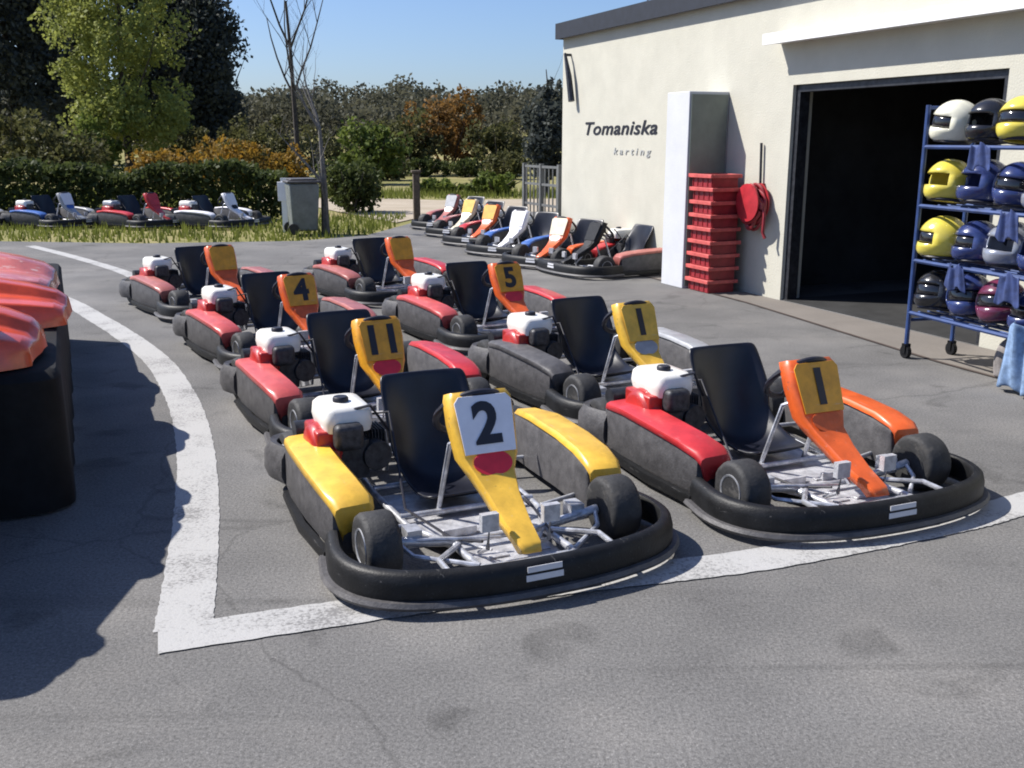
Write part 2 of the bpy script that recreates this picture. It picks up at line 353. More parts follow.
def make_kart():
    k = empty('racing_kart', (0,0,0))
    f = MB()
    for s in (-1,1):
        f.tube([(-.74,.3*s,.1),(-.2,.32*s,.075),(.25,.3*s,.07),(.52,.2*s,.08),(.78,.2*s,.09)], .016)
        f.tube([(-.4,.33*s,.09),(-.35,.6*s,.1),(.2,.6*s,.1),(.25,.31*s,.08)], .012)
        f.tube([(.5,.2*s,.09),(.5,.45*s,.13)], .02)
    for x in (-.72,-.25,.15,.5,.78): f.tube([(x,-.31 if x < .4 else -.21,.085),(x,.31 if x < .4 else .21,.085)], .014)
    f.tube([(.78,-.2,.09),(.86,-.14,.12),(.86,.14,.12),(.78,.2,.09)], .013)
    f.tube([(-.67,-.5,.14),(-.67,.5,.14)], .02)
    f.build('chassis_frame', M['steel'], k)
    p = MB(); p.prism([(-.22,-.29),(.28,-.29),(.5,-.19),(.8,-.19),(.8,.19),(.5,.19),(.28,.29),(-.22,.29)], .048, .054)
    for s in (-1,1):                                  # raised strips and heel rests
        for x in (.34,.42,.62,.7): p.box(x,x+.03,.06*s-.04,.06*s+.1*s if s > 0 else .06*s+.04,.055,.062)
        p.box(.36,.38,min(.05*s,.2*s),max(.05*s,.2*s),.055,.09)
    p.build('floor_pan', M['alu'], k, bevel=.002)
    for s in (-1,1):
        q = MB(); q.tube([(.6,.13*s,.07),(.69,.13*s,.12),(.71,.13*s,.24)], .009, 8); q.box(.69,.72,.13*s-.035,.13*s+.035,.2,.27)
        q.tube([(.66,.1*s,.1),(.4,.27*s,.09)], .006, 6)
        q.build('pedal', M['alu'], k)
    # surround: front and rear bumpers
    fr = rrect_path([(.36,-.64,0),(.62,-.69,0),(.82,-.58,0),(.91,-.3,0),(.93,0,0),(.91,.3,0),(.82,.58,0),(.62,.69,0),(.36,.64,0)])
    fb = skirt(fr, [(.0,.06),(.03,.045),(.045,.06),(.045,.115),(.036,.148),(.02,.16),(-.004,.16),(-.014,.145),(-.012,.1)]).build('front_bumper', M['black'], k)
    skirt(fr, [(.035,.03),(.065,.03),(.075,.045),(.065,.06),(.035,.06)]).build('bumper_rail', M['black_worn'], fb)
    st = MB()
    st.box(.0,.003,-.075,.075,.085,.108); st.box(.0,.003,-.07,.07,.118,.14)
    so = st.build('sticker', M['sticker'], fb); so.location = (.974,-.02,.008); so.rotation_euler = (0,R(-3),0)
    rr = rrect_path([(-.5,.65,0),(-.68,.71,0),(-.79,.63,0),(-.83,.3,0),(-.83,0,0),(-.83,-.3,0),(-.79,-.63,0),(-.68,-.71,0),(-.5,-.65,0)])
    rb = skirt(rr, [(-.03,.09),(.02,.08),(.035,.12),(.03,.2),(0,.25),(-.03,.24),(-.04,.16)]).build('rear_bumper', M['black_worn'], k)
    # side pods: black shell with coloured top
    for s in (-1,1):
        rows = []
        for x, yo, yi, zt in ((-.53,.6,.52,.22),(-.52,.66,.51,.315),(-.3,.68,.5,.335),(.0,.68,.5,.325),(.2,.67,.49,.31),(.345,.65,.48,.285),(.36,.62,.49,.2)):
            zt -= .025; rows.append([(x,yi*s,.06),(x,yo*s-.02*s,.05),(x,yo*s,.08),(x,(yo-.004)*s,zt-.035),(x,(yo-.014)*s,zt-.008),(x,(yi+.015)*s,zt-.002),(x,yi*s,zt-.03)])
        pod = MB().grid(rows, closed=True).build('side_pod', M['black_worn'], k)
        rows = []
        for x, yo, yi, zt in ((-.51,.64,.52,.325),(-.3,.662,.5,.345),(.0,.662,.5,.335),(.2,.652,.49,.32),(.33,.635,.48,.297),(.366,.625,.485,.27),(.376,.6,.5,.17)):
            zt -= .025; rows.append([(x,(yo+.018)*s,zt-.03),(x,(yo+.012)*s,zt-.006),(x,(yo-.006)*s,zt+.003),(x,(yi+.02)*s,zt+.008),(x,yi*s,zt-.012)])
        MB().grid(rows).build('pod_cover', M['red'], pod, solid=.006)
    skirt([Vector((.36,-.66,0)),Vector((0,-.685,0)),Vector((-.42,-.66,0))][::-1], [(0,.03),(.03,.03),(.035,.05),(.03,.075),(0,.075)]).build('side_rail', M['black'], k)
    skirt([Vector((.36,.66,0)),Vector((0,.685,0)),Vector((-.42,.66,0))], [(0,.03),(.03,.03),(.035,.05),(.03,.075),(0,.075)]).build('side_rail', M['black'], k)
    for x, y, r, w_ in ((.52,.52,.135,.14),(.52,-.52,.135,.14),(-.67,.54,.14,.2),(-.67,-.54,.14,.2)): make_wheel(k, x, y, r, w_)
    # seat
    prof = [(.14,.15,.17,.0),(.02,.09,.195,.03),(-.18,.075,.205,.1),(-.3,.12,.215,.16),(-.37,.25,.22,.18),(-.405,.37,.225,.12),(-.43,.48,.225,.06),(-.445,.55,.22,.03),(-.45,.575,.205,.012)]
    rows = []
    for i, (x, z, hw, lip) in enumerate(prof):
        row = []
        for v in np.linspace(-1,1,9):
            e = abs(v)**2.6
            fwd = min(1, max(0, (z-.1)/.25)) if i > 2 else 0
            row.append((x+lip*e*fwd*.9, hw*v, z+lip*e*(1-fwd)*1.0))
        rows.append(row)
    MB().grid(rows).build('seat', M['seat'], k, solid=.018, sub=1)
    # engine beside the seat on the driver's right
    ex, ey = -.35, -.43
    e = MB(); e.box(ex-.14,ex+.12,ey-.1,ey+.1,.12,.3); e.box(ex-.06,ex+.06,ey+.1,ey+.2,.17,.31)
    e.tube([(ex-.02,ey+.12,.22),(ex+.13,ey+.14,.22)], .07, 14)
    for j in range(6): e.box(ex-.08,ex+.08,ey+.11+.015*j,ey+.116+.015*j,.15,.33)
    e.v = [(x,y,z+.03) for x,y,z in e.v]
    en = e.build('engine', M['engine'], k, bevel=.012)
    sh = MB(); sh.lathe([(.05,-.16),(.11,-.155),(.135,-.13),(.14,-.06),(.13,-.03)], (ex+.01,ey,.27), n=24); sh.box(ex-.12,ex+.13,ey-.14,ey-.02,.27,.39)
    sh.build('fan_shroud', M['shroud'], en, bevel=.012)
    gr = MB(); gr.lathe([(.03,-.158),(.075,-.156),(.08,-.148)], (ex,ey,.25), n=20); gr.build('recoil_cover', M['black'], en)
    rows = []
    for z, a, b in ((.372,.12,.09),(.38,.148,.108),(.425,.157,.118),(.475,.15,.112),(.494,.128,.094),(.499,.06,.05)):
        rows.append([(ex+a*math.copysign(abs(math.cos(t))**.38,math.cos(t)), ey+.01+b*math.copysign(abs(math.sin(t))**.38,math.sin(t)), z) for t in np.linspace(0,2*PI,28,endpoint=False)])
    tk = MB().grid(rows, closed=True).build('fuel_tank', M['tank'], en)
    MB().lathe([(.036,.49),(.036,.515),(.03,.522),(.0005,.522)], (ex+.03,ey,0), 'z', 18).build('tank_cap', M['ink'], tk)
    MB().box(ex+.12,ex+.21,ey-.07,ey+.06,.31,.43).build('air_filter', M['engine'], en, bevel=.025, seg=3)
    mf = MB(); mf.tube([(ex+.05,ey+.16,.24),(ex-.2,ey+.18,.27),(ex-.26,ey+.1,.3)], .018, 8); mf.tube([(ex-.25,ey-.16,.3),(ex-.25,ey+.17,.3)], .05, 14)
    mf.build('exhaust', M['darksteel'], en)
    # cables, chain and brake
    cb = MB()
    cb.tube([(ex-.05,ey+.12,.4),(ex+.05,ey+.22,.43),(ex+.2,ey+.2,.3),(.1,-.27,.1),(.5,-.2,.1),(.66,-.14,.14)], .006, 6)
    cb.tube([(ex+.1,ey-.05,.46),(ex+.16,ey+.1,.5),(ex+.1,ey+.2,.36)], .007, 6)
    cb.tube([(-.6,.2,.2),(-.3,.28,.12),(.2,.27,.09),(.66,.16,.13)], .006, 6)
    cb.build('cable', M['ink'], k)
    cg = MB(); cg.prism([(-.72,.05),(-.66,.02),(ex-.02,.1),(ex+.02,.22),(ex-.04,.3),(-.66,.24),(-.73,.2)], 0, .012)
    cg.v = [(x,-.2-z,y+.02) for x,y,z in cg.v]; cg.build('chain_guard', M['steel'], k, bevel=.003)
    bd_ = MB(); bd_.lathe([(.03,.2),(.1,.2),(.1,.207),(.03,.207)], (-.67,0,.14), 'y', 26); bd_.box(-.72,-.66,.18,.23,.2,.27); bd_.build('brake_disc', M['alu'], k)
    for s in (-1,1):
        nb = MB(); nb.tube([(.56,.2*s,.1),(.72,.34*s,.12),(.88,.34*s,.115)], .012, 8); nb.tube([(.5,.44*s,.13),(.6,.4*s,.1),(.78,.2*s,.1)], .01, 8); nb.box(.42,.5,.36*s-.03,.36*s+.03,.09,.16)
        nb.build('bumper_stay', M['steel'], k)
    # steering
    ax = Vector((-.72,0,.69)).normalized(); c0 = Vector((.2,0,.53))
    u = Vector((0,1,0)); v = ax.cross(u)
    sw = MB(); sw.tube([c0+(u*math.cos(a)+v*math.sin(a))*.155 for a in np.linspace(0,2*PI,28,endpoint=False)], .015, 8, closed=True)
    for a in (R(90),R(215),R(325)): sw.tube([c0, c0+(u*math.cos(a)+v*math.sin(a))*.15], .011, 6)
    sw.lathe([(.04,-.012),(.04,.012)], tuple(c0), 'x', 14)
    sw.build('steering_wheel', M['ink'], k)
    sc = MB(); sc.tube([c0, (.62,0,.12)], .011, 8)
    for s in (-1,1): sc.tube([(.12,.13*s,.06),(.26,.12*s,.42),(.32,.06*s,.46)], .011, 8); sc.tube([(.58,.03*s,.11),(.5,.42*s,.13)], .007, 6)
    sc.build('steering_column', M['steel'], k)
    # front panel: broad number board narrowing into a tongue that runs to the bumper
    rows = []
    for x, z, hw in ((.27,.635,.1),(.285,.64,.128),(.31,.62,.14),(.35,.53,.142),(.41,.4,.128),(.455,.34,.095),(.55,.28,.072),(.68,.21,.058),(.8,.165,.046),(.83,.135,.036)):
        rows.append([(x-.06,-hw*1.02,z-.02),(x-.015,-hw*.97,z-.004),(x,-hw*.86,z),(x+.004,0,z+.003),(x,hw*.86,z),(x-.015,hw*.97,z-.004),(x-.06,hw*1.02,z-.02)])
    fp = MB().grid(rows).build('front_panel', M['amber'], k, solid=.006)
    # flat number board lying on the panel
    pl = MB(); pl.prism([(-.112,-.115),(.112,-.115),(.126,.1),(.105,.125),(-.105,.125),(-.126,.1)], 0, .004)
    po = pl.build('number_plate', M['plate'], fp, bevel=.001)
    fr_x = Vector((0,1,0)); fr_y = (Vector((.31,0,.62))-Vector((.41,0,.4))).normalized(); fr_z = fr_x.cross(fr_y)
    mtx = Matrix((fr_x,fr_y,fr_z)).transposed().to_4x4(); mtx.translation = Vector((.361,0,.513))+fr_z*.009
    po.matrix_local = mtx
    bd = MB(); bd.prism([(.085*math.cos(2*PI*i/24),.055*math.sin(2*PI*i/24)) for i in range(24)], 0, .003)
    bo = bd.build('badge', M['badge'], fp, bevel=.001)
    fy2 = (Vector((.41,0,.4))-Vector((.455,0,.34))).normalized(); fz2 = fr_x.cross(fy2)
    m2 = Matrix((fr_x,fy2,fz2)).transposed().to_4x4(); m2.translation = Vector((.432,0,.371))+fz2*.008; bo.matrix_local = m2
    return k, mtx
KART, PLATE_M = make_kart()
def copy_tree(o, parent=None):
    c = o.copy(); COL.objects.link(c); c.parent = parent
    for ch in o.children: copy_tree(ch, c)
    return c
def walk(o):
    yield o
    for c in o.children: yield from walk(c)
def setmat(o, m):
    o.material_slots[0].link = 'OBJECT'; o.material_slots[0].material = m
used = []
def place_kart(center, phi, label, group, right='red', left='red', panel='amber', plate=None, badge='badge', number=None, tank='tank', z=0, ink='ink'):
    k = KART if not used else copy_tree(KART_SRC); used.append(k)
    k.location = (center[0], center[1], z); k.rotation_euler = (0,0,-PI/2+R(phi))
    tag(k, label, 'kart', group)
    covers = [o for o in walk(k) if o.name.split('.')[0] == 'pod_cover']
    setmat(covers[0], M[right]); setmat(covers[1], M[left])
    for o in walk(k):
        n = o.name.split('.')[0]
        if n == 'front_panel':
            setmat(o, M[panel]); fp = o
        if n == 'number_plate': setmat(o, M[plate or panel])
        if n == 'badge': setmat(o, M[badge])
        if n == 'fuel_tank': setmat(o, M[tank])
    if number:
        t = textmesh('number', number, .235, M[ink], fp, .0015)
        mm = PLATE_M.copy(); mm.translation = PLATE_M.translation + Vector((PLATE_M.col[2][0],PLATE_M.col[2][1],PLATE_M.col[2][2]))*.0065
        t.matrix_local = mm
    return k
KART_SRC = copy_tree(KART)                       # pristine source, removed at the end
def from_engine(e, phi):
    s, c = math.sin(R(phi)), math.cos(R(phi)); ev = Vector((s,-c)); lv = Vector((c,s))
    return Vector(e)+ev*.35+lv*.43
ROW = 'karts lined up in two rows on the starting grid'
A = [((-.79,4.44),24), ((-1.47,6.16),28), ((-2.38,8.08),33), ((-3.61,10.2),37)]
B = [((.77,5.08),23), ((.11,6.75),27), ((-.75,8.85),30), ((-1.93,11.12),34)]
place_kart(from_engine(*A[0]), A[0][1], 'yellow kart with a white number 2 board, nearest to the camera on the white line', ROW, 'yellow','yellow','yellow','plate','badge','2')
place_kart(from_engine(*A[1]), A[1][1], 'red sided kart with amber front panel directly behind the yellow number 2 kart', ROW, 'pinkred','red','amber','amber','badge','11')
place_kart(from_engine(*A[2]), A[2][1], 'faded red kart with red edged orange board, third back along the curved white line', ROW, 'pinkred','dullred','orange','amber','orange','4')
place_kart(from_engine(*A[3]), A[3][1], 'dull red kart with blank orange edged board, farthest along the curved white line', ROW, 'dullred','dullred','orange','amber','orange',None)
place_kart(from_engine(*B[0]), B[0][1], 'orange nosed kart with yellow board, one red pod and one orange pod', ROW, 'red','orange','orange','amber','orange','1')
place_kart(from_engine(*B[1]), B[1][1], 'dark sided kart with olive yellow number board behind the orange nosed kart', ROW, 'black_worn','greybody','yellow','yellow','greybody','1')
place_kart(from_engine(*B[2]), B[2][1], 'red kart with orange board, third back in the row nearer the building', ROW, 'pinkred','red','orange','amber','badge','5')
place_kart(from_engine(*B[3]), B[3][1], 'red kart with blank amber board, farthest back in the row nearer the building', ROW, 'dullred','red','orange','amber','orange',None)
WG = 'karts parked at an angle beside the building'
for (p, ph, lab, a_) in (
    ((1.35,13.05), -62, 'dull red and black kart nearest the pier, side on against the cream wall', dict(right='orange',left='dullred',panel='black',plate='black',badge='black')),
    ((.85,13.9), -38, 'kart with orange nose panel second along the cream wall', dict(right='blue',left='red',panel='orange',plate='palebody',badge='badge')),
    ((.3,15.3), -36, 'blue kart with white front panel parked by the building corner', dict(right='blue',left='blue',panel='plate',plate='plate',badge='blue')),
    ((-.15,16.7), -36, 'dark red kart with orange panel parked beyond the blue kart', dict(right='red',left='dullred',panel='orange',plate='amber',badge='badge')),
    ((-.55,18.2), -36, 'kart with pale yellow front panel second from the far end by the sandy path', dict(right='dullred',left='red',panel='palebody',plate='yellow',badge='palebody')),
    ((-.95,19.7), -36, 'dull red and grey kart at the far end of the karts parked past the building', dict(right='dullred',left='greybody',panel='dullred',plate='greybody',badge='greybody'))):
    place_kart(p, ph, lab, WG, **a_)
HG = 'old karts left on the grass before the hedge'
for (p, ph, lab, a_) in (
    ((-10.9,20.2), 62, 'grey and white kart on the grass at the far left by the hedge', dict(right='greybody',left='greybody',panel='plate',plate='plate',badge='plate')),
    ((-9.1,20.3), 62, 'pale blue kart on the grass left of the bright red kart', dict(right='blue',left='greybody',panel='greybody',plate='plate',badge='blue')),
    ((-7.35,20.2), 60, 'bright red kart on the grass in front of the hedge', dict(right='red',left='red',panel='red',plate='red',badge='red',tank='tankgrey')),
    ((-5.85,20.2), 66, 'white and black kart on the grass nearest the grey bin', dict(right='plate',left='plate',panel='plate',plate='plate',badge='black'))):
    place_kart(p, ph, lab, HG, **a_)
for o in list(walk(KART_SRC))[::-1]: bpy.data.objects.remove(o)

# ------------------------------------------------------------------ black covered platform with red bodywork at the left edge
def drape(x0, x1, y0, y1, h, wob=.02):
    pts = rrect_path([(x0,y0,0),(x1-.2,y0,0),(x1,y0,0),(x1,y0+.2,0),(x1,(y0+y1)/2,0),(x1,y1-.2,0),(x1,y1,0),(x1-.2,y1,0),(x0,y1,0)])
    dense = []
    for a, b in zip(pts[:-1], pts[1:]):
        n = max(1, int((b-a).length/.05)); dense += [a.lerp(b, i/n) for i in range(n)]
    dense.append(pts[-1]); m = MB(); rows = []
    cx, cy = x0, (y0+y1)/2
    for sc_, z, wv in ((0,h+.01,0),(.9,h+.004,0),(.985,h-.01,.2),(1,h-.05,.5),(1.004,h*.6,.8),(1.01,.01,1.)):
        row = []
        for i, p in enumerate(dense):
            wv_ = 1+wv*wob*math.sin(i*.55+.7*math.sin(i*.17))
            row.append((cx+(p.x-cx)*sc_*wv_, cy+(p.y-cy)*sc_*wv_, z))
        rows.append(row)
    m.grid(rows); return m
def fairing(L_, wd, ht, tilt=0):
    """moulded bodywork: angular shell with a raised centre spine, sunk cheeks, hard side edges and a blunt nose towards local +x"""
    sect = [(-1,0),(-.97,.45),(-.9,.66),(-.62,.74),(-.5,.7),(-.36,.72),(-.24,.97),(0,1),(.24,.97),(.36,.72),(.5,.7),(.62,.74),(.9,.66),(.97,.45),(1,0)]
    rows = []
    for t, wf, hf in ((0,1,.98),(.05,1.02,1),(.4,1,1.),(.62,.95,.9),(.8,.86,.74),(.93,.76,.58),(.985,.7,.42),(1,.66,.1)):
        rows.append([(L_*t-.05*abs(v), wd/2*wf*v, ht*hf*z) for v, z in sect])
    m = MB(); m.grid(rows); m.f.append(tuple(range(len(sect)))[::-1]); m.sm.append(False); return m
pa = R(-22)                                       # runs along the painted edge line
ctr = px(75,512)
tr = empty('display_platform', (ctr[0],ctr[1],0), R(90)+R(23.5))
# local x = along the line away from the camera, local y = to the left
dr = MB()
def platform(L_, W_, h):
    pts = rrect_path([(L_,W_,0),(0,W_,0),(0,0,0),(L_,0,0),(L_,W_,0)])
    corner = rrect_path([(0,W_,0),(0,.25,0),(0,0,0),(.25,0,0),(L_-.25,0,0),(L_,0,0),(L_,.25,0),(L_,W_,0)])
    dense = []
    for a, b in zip(corner[:-1], corner[1:]):
        n = max(1,int((b-a).length/.05)); dense += [a.lerp(b,i/n) for i in range(n)]
    c = Vector((L_/2,W_*.7,0)); rows = []
    for sc_, z, wv in ((.05,h,0),(.94,h,0),(.985,h-.008,0),(1,h-.04,.15),(1.0,h*.6,.6),(1.0,.015,1.)):
        rows.append([tuple(c.lerp(p,sc_)+ (p-c).normalized()*wv*.018*math.sin(i*.6+1.3*math.sin(i*.13)) + Vector((0,0,z))) for i,p in enumerate(dense)])
    m = MB(); m.grid(rows); return m
platform(4.5,1.7,.66).build('skirt_cover', M['cover'], tr)
tag(tr, 'long black covered platform at the left edge carrying red bodywork', 'platform')
def put_fairing(x, y, rz, L_, wd, ht, m, lab, z=.665, tx=0):
    o = fairing(L_,wd,ht).build('bodywork_panel', M[m], bevel=.012, seg=3)
    p = tr.matrix_basis @ Vector((x,y,z))
    mw = Matrix.Translation((ctr[0],ctr[1],0)) @ Matrix.Rotation(R(113.5),4,'Z') @ Vector((x,y,z))
    o.location = mw; o.rotation_euler = (tx,0,R(113.5)+rz)
    tag(o, lab, 'bodywork', 'red kart bodywork lying on the black platform'); return o
put_fairing(.48,.77,R(-92),.72,.95,.29,'hotred','nearest red bodywork panel on the black platform, cut by the left edge')
put_fairing(1.47,.93,R(-87),1.0,.95,.27,'hotred','orange red creased bodywork panel behind the nearest red one')
put_fairing(2.78,1.1,R(-90),1.1,1.6,.3,'palered','pale pinkish bodywork panel at the far end of the platform')

t2 = empty('display_platform', (-2.3,2.95,0), R(90))  # unseen block added out of view to cast the lower left shadow
platform(1.5,1.6,.98).build('skirt_cover', M['cover'], t2)
tag(t2, 'unseen taller black platform added beyond the left edge to cast a shadow', 'platform')
for x_, y_, z_, rz_, m_, la in ((-3.2,3.25,.985,.1,'red','nearer unseen red panel added on the taller platform for its shadow'),(-3.2,4.05,.985,-.15,'orange','farther unseen orange red panel added on the taller platform for its shadow')):  # unseen panels added to make the cast shadow's edge lumpy
    o = fairing(.85,.62,.3).build('bodywork_panel', M[m_], bevel=.012, seg=3); o.location = (x_,y_,z_); o.rotation_euler = (0,0,rz_); tag(o, la, 'bodywork')

# ------------------------------------------------------------------ building
bd = empty('workshop_building', tuple(W0), math.atan2(AX.y, AX.x))
HE = 3.12; FAR = -5.54; NEAR = 9.; DW = 2.66; DH = 2.19
wl = MB()
wl.box(FAR,0,0,.25,0,HE); wl.box(0,DW,0,.25,DH,HE); wl.box(DW,NEAR,0,.25,0,HE)
wl.box(FAR,FAR+.25,.25,7,0,HE); wl.box(FAR,NEAR,7,7.25,0,HE); wl.box(NEAR-.25,NEAR,.25,7,0,HE)
wl.build('wall', M['render'], bd)
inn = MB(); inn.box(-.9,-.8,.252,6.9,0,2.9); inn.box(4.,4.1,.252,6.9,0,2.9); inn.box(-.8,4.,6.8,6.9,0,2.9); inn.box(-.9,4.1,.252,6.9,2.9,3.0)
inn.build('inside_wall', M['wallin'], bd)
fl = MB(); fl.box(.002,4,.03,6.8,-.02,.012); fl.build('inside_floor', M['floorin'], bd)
df = MB(); df.box(.0,.07,.04,.16,.0,DH-.002); df.box(DW-.07,DW,.04,.16,0,DH-.002); df.box(.07,DW-.07,.04,.16,DH-.07,DH-.002)
df.build('door_frame', M['darksteel'], bd)
rb_ = MB(); rb_.tube([(.05,.42,DH+.1),(DW-.05,.42,DH+.1)], .15, 18); rb_.build('roller_shutter', M['galv'], bd)
ca = MB(); ca.box(-.24,DW+.6,-.21,-.001,2.6,2.63); ca.box(-.25,DW+.61,-.225,-.195,2.585,2.69); ca.box(-.24,DW+.6,-.195,-.001,2.66,2.68)
ca.build('door_canopy', M['white'], bd)
pr = MB(); pr.box(-1.6,-1.13,-.51,-.001,0,2.17); pr.build('pier', M['pier'], bd, bevel=.006)
M['shadegreen'] = mat('grey_green_shade_tone', (.16,.185,.16), .55, var=.12, scale=4)
pd = MB(); pd.box(-1.126,-1.112,-.49,-.02,.03,2.14); pd.build('pier_shade_panel', M['shadegreen'], bd, bevel=.003)  # added dark panel: paints the shade on the pier's near end, no real door
fa = MB(); fa.box(FAR-.05,NEAR+.1,-.11,-.07,HE-.02,HE+.2); fa.box(FAR-.05,FAR-.01,-.07,3.6,HE-.02,HE+.2)
fa.build('eave_fascia', M['fascia'], bd)
rf = MB()
rf.add([(FAR-.0,-.06,HE+.14),(NEAR+.1,-.06,HE+.14),(NEAR+.1,3.6,HE+.5),(FAR-.0,3.6,HE+.5),(NEAR+.1,7.4,HE+.05),(FAR-.0,7.4,HE+.05)], [(0,1,2,3),(3,2,4,5)])
rf.build('roof', M['fascia'], bd, solid=.08)
lt = textmesh('wall_lettering', 'Tomaniska', .25, M['ink'], bd, .003, shear=.25, align='CENTER', space=1.05, off=.012)
def on_wall(o, a, z, sx, p=.006): o.matrix_local = Matrix.Translation((a,-p,z)) @ Matrix.Rotation(PI/2,4,'X') @ Matrix.Diagonal((sx,1,1,1))
M['inkgrey'] = mat('faded_grey_lettering', (.36,.37,.36), .7, var=.1)
l2 = textmesh('wall_small_lettering', 'k a r t i n g', .13, M['inkgrey'], bd, .003, shear=.2, off=.005)
# bracket and aerial by the far top corner
br = MB(); br.tube([(FAR+.28,-.001,2.86),(FAR+.28,-.1,2.86)], .02, 8); br.tube([(FAR+.28,-.1,2.88),(FAR+.4,-.09,2.55),(FAR+.48,-.08,2.2)], [.02,.045,.05], 8); br.build('wall_bracket', M['darksteel'], bd)
ae = MB(); ae.tube([(FAR+.5,1.2,HE+.25),(FAR+.3,1.0,HE+1.4)], .012, 8)
for j in range(4): ae.tube([(FAR+.1+.06*j,.95,HE+.95+.1*j),(FAR+.75-.04*j,1.1,HE+1.0+.1*j)], .008, 6)
ae.build('aerial', M['galv'], bd)
tag(bd, 'cream rendered workshop with dark eaves, white door canopy and an open garage door', 'building')
on_wall(lt, -3.75, 1.8, 1.85); on_wall(l2, -3.35, 1.5, 1.75)

def from_wall(name, a, p, z=0): return empty(name, tuple(wall_pt(a,p)+Vector((0,0,z))), math.atan2(AX.y, AX.x))
# stack of red crates
places = ['bottom red crate of the stack beside the white pier','second red crate up in the stack by the pier','third red crate up in the stack by the pier','fourth red crate up in the stack by the pier','middle red crate of the nine stacked by the pier',
  'fourth red crate from the top of the stack by the pier','third red crate from the top of the stack by the pier','red crate just under the topmost one by the pier','topmost red crate of the stack beside the white pier']
cproto = None
for i in range(9):
    if cproto is None:
        c = from_wall('red_crate', 0, 0)
        m = MB(); m.box(-.2,.2,-.16,.16,.0,.012)
        for x in (-.2,.188): m.box(x,x+.012,-.16,.16,.012,.125)
        for y in (-.16,.148): m.box(-.188,.188,y,y+.012,.012,.125)
        for x in (-.19,-.1,0,.1,.18): m.box(x,x+.012,-.168,-.16,.01,.125); m.box(x,x+.012,.16,.168,.01,.125)
        m.build('crate_body', M['crate'], c)
        r_ = MB(); r_.box(-.23,.23,-.2,-.158,.1,.14); r_.box(-.23,.23,.158,.2,.1,.14); r_.box(-.23,-.193,-.158,.158,.1,.14); r_.box(.193,.23,-.158,.158,.1,.14)
        r_.build('crate_rim', M['craterim'], c, bevel=.004); cproto = c
    else: c = copy_tree(cproto)
    c.location = wall_pt(-.86+random.uniform(-.012,.012), .3+random.uniform(-.012,.012)) + Vector((0,0,.006+i*.143))
    c.rotation_euler = (0,0,math.atan2(AX.y,AX.x)+random.uniform(-.03,.03))
    tag(c, places[i], 'crate', 'red crates stacked beside the pier')
# hose reel on the wall
hr = from_wall('hose_reel', -.42, 0, 1.0)
b = MB(); b.lathe([(.03,-.2),(.2,-.19),(.2,-.175),(.08,-.17),(.08,-.06),(.2,-.055),(.2,-.04),(.03,-.04)], (0,0,0), 'y', 30); b.box(-.05,.05,-.04,-.002,-.2,.2); b.build('drum', M['redmetal'], hr)
b = MB()
b.tube([((.15+.055*math.sin(t*.37))*math.cos(t), -.07-.02*math.sin(t*.23)-.011*(t/(2*PI)), (.17+.07*math.sin(t*.41+1))*math.sin(t)-.05) for t in np.linspace(0,16*PI,260)], .019, 7)
b.tube([(.18,-.12,.0),(.24,-.13,-.12),(.23,-.13,-.3),(.26,-.12,-.36)], .017, 8); b.build('hose', M['crate'], hr)
b = MB(); b.tube([(0,-.03,.2),(-.02,-.03,.62)], .014, 8); b.build('supply_pipe', M['darksteel'], hr)
tag(hr, 'red hose reel on the cream wall between the pier and the garage door', 'hose reel')

# ------------------------------------------------------------------ helmet rack
rk0 = Vector((*px(905,358),0)); ang = R(-74)
rx = Vector((math.cos(ang),math.sin(ang),0)); ry = Vector((-rx.y,rx.x,0))
rk = empty('helmet_rack', tuple(rk0), ang); RL, RD, RH = 1.58, .42, 1.9
b = MB()
for x in (0,RL):
    for y in (0,RD): b.tube([(x,y,.1),(x,y,RH)], .018, 8)
    for z in (.3,RH-.02): b.tube([(x,0,z),(x,RD,z)], .014, 8)
b.tube([(0,RD,RH-.02),(RL,RD,RH-.02)], .012, 8); b.tube([(0,RD,.3),(RL,RD,.3)], .012, 8)
b.build('rack_frame', M['rackblue'], rk)
SH = [.36,.76,1.17,1.6]
for z in SH:
    b = MB()
    for y in np.linspace(0,RD,6): b.tube([(0,y,z),(RL,y,z)], .008 if 0 < y < RD else .016, 6)
    for x in np.linspace(.15,RL-.15,6): b.tube([(x,0,z-.005),(x,RD,z-.005)], .006, 6)
    b.build('wire_shelf', M['rackblue'], rk)
for x in (0,RL):
    for y in (0,RD):
        b = MB(); b.lathe([(.02,-.018),(.05,-.016),(.052,0),(.05,.016),(.02,.018)], (x,y,.052), 'y', 16); b.box(x-.02,x+.02,y-.026,y-.02,.04,.11); b.box(x-.02,x+.02,y+.02,y+.026,.04,.11); b.box(x-.02,x+.02,y-.026,y+.026,.105,.115)
        b.build('castor', M['black'], rk)
tag(rk, 'tall blue wire helmet rack on castors in front of the garage door', 'rack')
